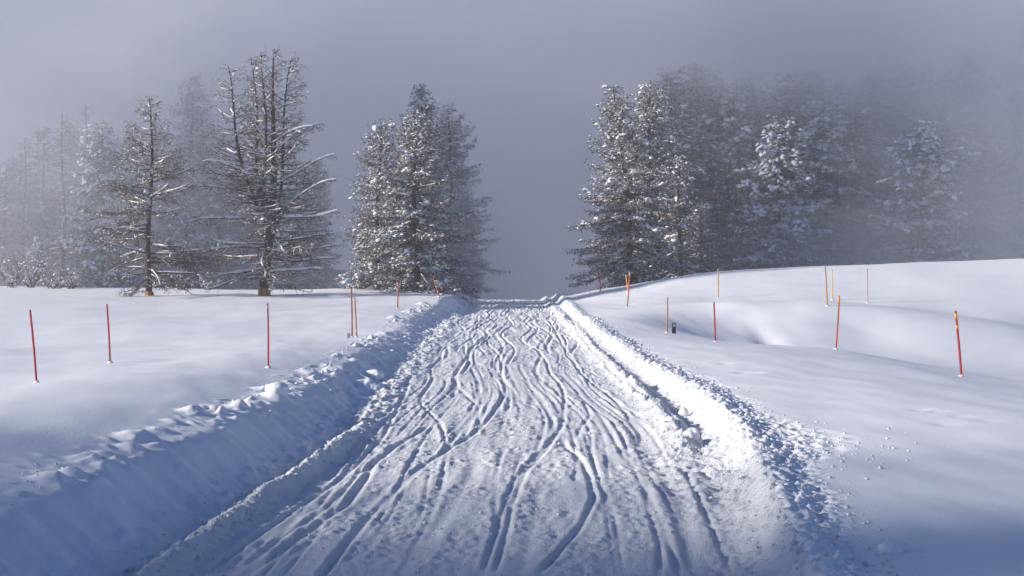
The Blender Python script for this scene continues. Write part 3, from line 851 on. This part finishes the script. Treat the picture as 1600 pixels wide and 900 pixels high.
# -- right clump
GR = 'snowy conifers in the clump right of the road'
d1, h_d1 = E(985, 117, 135, 4.7, 31, 'front conifer right of the road with a crooked tip leaning left', GR, snow=.52, pads=.035, bare_low=.35, density=1.15, lean=(-.075, 0), shape=.72)
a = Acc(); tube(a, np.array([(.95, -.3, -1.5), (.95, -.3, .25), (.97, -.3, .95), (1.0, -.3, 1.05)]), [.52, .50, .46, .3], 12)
x = (1000 - 800) / F * 118; o = a.build('tree_stump', M_FOOT); o.location = (x - .95, 118, h1(x, 118) + .35); tag(o, 'reddish stump at the foot of the right front conifer', 'stump')
d2, h_d2 = E(1018, 128, 130, 4.3, 32, 'second conifer in the right clump, rounded top behind the crooked one', GR, snow=.5, pads=.05, shape=.6)
d3, h_d3 = E(1062, 122, 245, 2.5, 33, 'thin open conifer with a visible dark trunk on the right of the right clump', GR, snow=.4, pads=.06, shape=.7, gaps=.4, density=.8)
d4 = copy_tree(c2, spot(1096, 123), 1.1, 'small snow clad conifer at the right end of the right clump', GR, need(1096, 123, 318) / h_c2)
# -- behind the hill
GH = 'conifers rising behind the white hill'
e1, h_e1 = E(1218, 137, 182, 4.6, 41, 'broad sunlit conifer with heavy snow pads behind the hill', GH, snow=.68, pads=.32, density=1.1, shape=.62)
e2, h_e2 = E(1440, 137, 200, 5.0, 42, 'conifer with drooping snow laden boughs behind the right part of the hill', GH, snow=.68, pads=.6, shape=.55, gaps=.25)

SRC = {'c1': (c1, h_c1), 'c2': (c2, h_c2), 'c3': (c3, h_c3), 'c4': (c4, h_c4), 'd1': (d1, h_d1), 'd2': (d2, h_d2), 'd3': (d3, h_d3), 'e1': (e1, h_e1), 'e2': (e2, h_e2)}
bs = [(0, 0, 0, .2, .1, 14.0, .17, 1.0)]
bt, h_bt = plant_tree('bare_tree', bare_tree(14.0, 12, bs, 2.2, dens=.6, snow=.75, shape=.6), MB, NB, spot(97, 132), 1.0, 'slim bare larch with level branches far left, faded by fog', group='fogged bare trees at the far left'), 14.0
k = need(97, 132, 175) / 14.0; bt.scale = (k, k, k)
SRC['bt'] = (bt, h_bt)
FOGR = 'fog faded conifer in the dense stand behind the white hill'
FOGL = 'fog faded conifer in the stand at the far left'
REST = [  # source, photo x, distance, photo y of top, widening, label, group
    ('d2', 1055, 150, 105, 1.2, 'fogged conifer rising directly behind the rounded second conifer of the right clump', FOGR), ('c3', 1112, 158, 108, 1.3, 'pointed fogged conifer between the right clump and the broad sunlit one, in the rear row', FOGR), ('c4', 1165, 160, 120, 1.2, None, FOGR), ('e2', 1282, 148, 165, .9, 'tall conifer with white pads directly right of the broad sunlit one', FOGR),
    ('c1', 1340, 155, 150, 1.0, 'half fogged conifer midway between the broad sunlit one and the one with drooping boughs', FOGR), ('d1', 1240, 172, 110, 1.2, None, FOGR), ('e1', 1385, 172, 88, 1.2, None, FOGR), ('c3', 1440, 180, 92, 1.3, None, FOGR), ('d2', 1505, 170, 85, 1.2, None, FOGR),
    ('c4', 1500, 150, 190, 1.1, 'pale conifer just right of the one with drooping snow laden boughs', FOGR), ('e1', 1560, 152, 215, 1.0, 'pale conifer near the right edge, second from the frame edge', FOGR), ('e2', 1610, 150, 250, 1.1, 'palest conifer at the right frame edge, almost lost in fog', FOGR), ('c1', 1310, 165, 120, 1.2, None, FOGR), ('e2', 1390, 150, 240, .9, 'low conifer left of the one with drooping snow laden boughs', FOGR),
    ('d3', 1140, 140, 230, 1.3, 'slender conifer between the right clump and the broad sunlit one', FOGR), ('c4', 1095, 142, 200, 1.2, None, FOGR), ('d2', 1180, 165, 160, 1.2, None, FOGR),
    ('d2', 1048, 142, 112, 1.3, None, FOGR), ('c3', 1085, 150, 98, 1.4, None, FOGR), ('e1', 1130, 150, 130, 1.1, None, FOGR), ('d1', 1205, 155, 118, 1.3, None, FOGR), ('c4', 1260, 156, 108, 1.3, None, FOGR),
    ('d1', 1315, 150, 175, 1.2, None, FOGR), ('d2', 1365, 160, 110, 1.3, None, FOGR), ('c1', 1415, 165, 95, 1.2, None, FOGR), ('c1', 1475, 160, 110, 1.2, None, FOGR), ('d1', 1535, 165, 105, 1.3, None, FOGR), ('c3', 1590, 165, 140, 1.4, None, FOGR),
    ('c1', 1540, 148, 230, 1.0, None, FOGR), ('c4', 1400, 146, 265, 1.0, 'low dim conifer behind the rightmost yellow pole', FOGR), ('d2', 1330, 143, 290, .9, 'low dim conifer behind the two close yellow poles', FOGR), ('c4', 1020, 150, 150, 1.2, None, FOGR),
    ('c1', 30, 150, 240, 1.1, None, FOGL), ('d2', 110, 155, 190, 1.2, None, FOGL), ('c1', 150, 160, 215, 1.1, None, FOGL), ('e1', -10, 145, 290, 1.0, None, FOGL), ('c1', 240, 155, 200, 1.1, None, FOGL), ('e1', 350, 165, 200, 1.1, None, FOGL),
    ('e1', 160, 128, 190, .9, 'snow plastered conifer just left of the brown bare tree', FOGL), ('c4', 120, 135, 300, 1.0, 'low fogged conifer between the slim bare larches and the snow plastered conifer', FOGL), ('c3', 300, 150, 112, 1.1, 'pale tall conifer fading in fog behind the two bare trees', FOGL), ('bt', 40, 140, 212, 1.0, 'slim bare larch at the left frame edge, lower than its neighbour', 'fogged bare trees at the far left'),
    ('c2', 8, 136, 255, 1.1, 'narrow fogged conifer at the left frame edge', FOGL), ('bt', 140, 150, 160, 1.0, 'slim bare larch behind the snow plastered conifer at far left', 'fogged bare trees at the far left'), ('d3', 70, 150, 200, 1.1, None, FOGL), ('d2', 265, 140, 230, 1.0, 'fogged conifer in the gap just right of the brown bare tree', FOGL), ('c4', 340, 150, 240, 1.1, 'faint conifer behind the left limbs of the tallest bare tree', FOGL),
    ('d1', 480, 165, 250, 1.0, 'faint conifer in thick fog between the tallest bare tree and the left clump', FOGL), ('d2', 400, 160, 260, 1.1, 'faint conifer directly behind the trunk of the tallest bare tree', FOGL), ('c3', 205, 160, 190, 1.1, 'faint conifer directly behind the brown bare tree', FOGL), ('d3', -20, 150, 230, 1.1, None, FOGL), ('e1', 290, 128, 330, .8, 'low snow covered conifer between the two bare trees', FOGL),
    ('e2', 60, 128, 370, .8, 'lowest snow covered conifer by the tall whip thin shrub', FOGL),
]
g = np.random.default_rng(77)
for s, px, d, yt, wd, lab, grp in REST:
    src, hs = SRC[s]; k = need(px, d, yt) / hs
    copy_tree(src, spot(px, d, -.2), g.uniform(0, 6.28), lab or grp, grp + 's' if not grp.endswith('left') else grp, (k * wd, k * wd, k))

# -- tree copies added out of frame, left of the camera, to shade the foreground
for i, (sx, sy, k, lab) in enumerate([(-46, 2.5, 1.55, 'slim larch added out of frame for shade, nearest one'), (-52, 5.5, 1.75, 'slim larch added out of frame for shade, second one'), (-45, 8.5, 1.5, 'slim larch added out of frame for shade, third one'),
                                      (-58, 4.0, 1.9, 'slim larch added out of frame for shade, far row on the near side'), (-58, 12.5, 1.9, 'slim larch added out of frame for shade, far row on the far side'),
                                      (-55, 10.5, 1.8, 'slim larch added out of frame for shade, fourth one'), (-50, 14.5, 1.7, 'slim larch added out of frame for shade, farthest one')]):
    copy_tree(bt, (sx, sy, h1(sx, sy) - .1), i * 1.3, lab, 'unseen bare trees added to shade the foreground', (k * 1.25, k * 1.25, k))

copy_tree(big, (-52, 6.5, h1(-52, 6.5) - .1), .6, 'broad bare tree with several stems added out of frame for shade', 'unseen bare trees added to shade the foreground', 1.7)
copy_tree(t2, (-50, 8.0, h1(-50, 8) - .1), 2.0, 'full bare tree added out of frame for shade among slim larches', 'unseen bare trees added to shade the foreground', 1.85)

# -- leafless shrubs along the left skyline
def shrub(px, d, h, seed, label):
    g = np.random.default_rng(seed); a, s_ = Acc(), Acc(); SP, SD, SS = [], [], []
    for i in range(14):
        az = g.uniform(0, 6.28); L = h * g.uniform(.5, 1.1)
        P, D = branch_path(np.array([g.normal(0, .15), g.normal(0, .15), -.1]), az, L, g.uniform(.6, 1.4), .2, .2, g, 6, .15)
        tube(a, P, np.linspace(.022, .008, 6), 4)
        for k in range(7):
            j = int(g.integers(1, 5)); q = P[j]
            S2, D2 = branch_path(q, g.uniform(0, 6.28), L * g.uniform(.15, .4), g.uniform(.2, 1.2), .1, .2, g, 4, .2)
            tube(a, S2, np.linspace(.010, .006, 4), 3)
            if g.random() < .6: SP.append(S2[2] + np.array([0, 0, .02])); SD.append(D2[2]); SS.append(np.array([.1, .05, .04]) * g.uniform(.6, 1.8))
    put_pads(s_, np.array(SP), np.array(SD), np.array(SS), g)
    root = empty('shrub', spot(px, d)); tag(root, label, 'shrub', 'leafless shrubs along the left skyline')
    a.build('stems', M_TWIG, root)['kind'] = 'stuff'; s_.build('snow', M_TSNOW, root)['kind'] = 'stuff'
for i, (px, d, h, lab) in enumerate([(20, 114, 2.4, 'leafless shrub on the snow skyline at the left frame edge'), (48, 116, 4.2, 'tall whip thin leafless shrub second from the left frame edge'), (84, 113, 2.0, 'leafless shrub on the skyline left of the snow plastered conifer'),
                                     (110, 115, 1.6, 'small leafless shrub under the snow plastered conifer'), (285, 114, 1.8, 'leafless shrub on the skyline between the two bare trees'), (325, 118, 1.5, 'low leafless shrub left of the tallest bare tree')]):
    shrub(px, d, h, 200 + i, lab)

# ------------------------------------------------------------------ air: thin haze over everything, a fog bank behind the first trees
def box_obj(name, x0, x1, y0, y1, z0, z1, mat):
    v = np.array([(x, y, z) for z in (z0, z1) for y in (y0, y1) for x in (x0, x1)])
    f = np.array([(0, 2, 3, 1), (4, 5, 7, 6), (0, 1, 5, 4), (2, 6, 7, 3), (0, 4, 6, 2), (1, 3, 7, 5)])
    return mk(name, v, f, mat, smooth=False)
zmin = float(GZ.min()) - 1
tag(box_obj('haze', float(gx[0]) - 5, float(gx[-1]) + 5, float(gy[0]) - 5, float(gy[-1]) + 5, zmin, 56, vol_mat('haze_air', .0006, (.93, .93, .97))), 'thin cold haze over the whole valley', kind='stuff')

def fog_hull(name, x0, x1, y0, y1, z0, z1, nx, nz, front, mat, label, top=None):
    """closed body of fog; front(x, z) gives the distance of its rolling near face"""
    xs = np.linspace(x0, x1, nx); zs = np.linspace(z0, z1, nz)
    X, Z = np.meshgrid(xs, zs)
    Yf = front(X, Z)
    A = np.stack([X, Yf, Z], 2).reshape(-1, 3); B = np.stack([X, np.full_like(X, y1), Z], 2).reshape(-1, 3)
    if top is not None:
        for M in (A, B): pass
    n = nx * nz
    i = (np.arange(nz - 1)[:, None] * nx + np.arange(nx - 1)[None])
    q = np.stack([i, i + 1, i + nx + 1, i + nx], 2).reshape(-1, 4)
    F_ = [q, q[:, ::-1] + n]
    def edge(idx):
        return np.stack([idx[:-1], idx[:-1] + n, idx[1:] + n, idx[1:]], 1)
    ar = np.arange
    F_ += [edge(ar(nx)), edge((nz - 1) * nx + ar(nx))[:, ::-1], edge(ar(nz) * nx)[:, ::-1], edge(ar(nz) * nx + nx - 1)]
    return tag(mk(name, np.concatenate([A, B]), F_, mat, smooth=False), label, kind='stuff')

def front1(X, Z):
    return 129 + 5 * perlin(X / 16, Z / 9, 71) + 3 * perlin(X / 6, Z / 5, 72) + 6 * sstep(12, 25, X) - 7 * sstep(-18, -30, X)
FOGC = (.925, .925, .945)
fog_hull('fog_bank', -450, 450, 0, 800, zmin + .5, 52, 181, 41, front1, vol_mat('fog', .014, FOGC, .30), 'bank of grey fog filling the valley behind the first trees')
def front2(X, Z):
    return 134 + 8 * perlin(X / 18, Z / 9, 74) + 55 * sstep(20, 8, Z + 5 * perlin(X / 14, X * 0, 75))
fog_hull('fog_deck', -440, 440, 0, 790, 8, 50, 181, 31, front2, vol_mat('fog_upper', .018, (.82, .835, .875), .30), 'denser upper layer of fog hiding the tree tops')
def puff(px, d, z, r, dens, seed, label):
    """a soft-edged puff: nested even-density bodies, so it thins outward"""
    import bmesh
    bm = bmesh.new(); bmesh.ops.create_icosphere(bm, subdivisions=4, radius=1)
    v = np.array([q.co[:] for q in bm.verts]); f = np.array([[q.index for q in p.verts] for p in bm.faces]); bm.free()
    k = 1 + .5 * perlin(v[:, 0] * 1.7 + v[:, 1], v[:, 2] * 1.7 - v[:, 1], seed) + .15 * perlin(v[:, 0] * 4, v[:, 2] * 4 + v[:, 1] * 3, seed + 1)
    m = vol_mat('fog_wisp', dens / 5, FOGC, .30)
    for q in (1.0, .85, .7, .53, .35):
        o = mk('fog_puff', v * (k * q)[:, None] * np.array(r), f, m); o.location = ((px - 800) / F * d, d, z)
        tag(o, label, kind='stuff')
puff(1600, 138, 9, (18, 8, 14), .09, 81, 'drifting puff of fog over the right end of the hill')
puff(725, 131, 4, (7, 6, 8), .07, 82, 'drifting puff of fog at the right flank of the left conifer clump')
puff(30, 124, 8, (20, 8, 14), .035, 83, 'drifting puff of fog in front of the far left trees')
puff(1235, 141, 22, (15, 7, 7), .08, 84, 'drifting puff of fog over the tree tops behind the hill')
puff(1460, 140, 20, (17, 7, 8), .06, 85, 'drifting puff of fog over the tree tops at the right')
puff(1100, 138, 24, (12, 7, 6), .05, 86, 'drifting puff of fog above the right clump')
puff(300, 128, 20, (14, 7, 7), .04, 87, 'drifting puff of fog behind the bare trees')
puff(1345, 132.5, 3, (15, 5, 5), .10, 88, 'drifting puff of fog low behind the hill')
puff(1530, 132, 5, (13, 5, 7), .055, 89, 'drifting puff of fog low behind the right end of the hill')
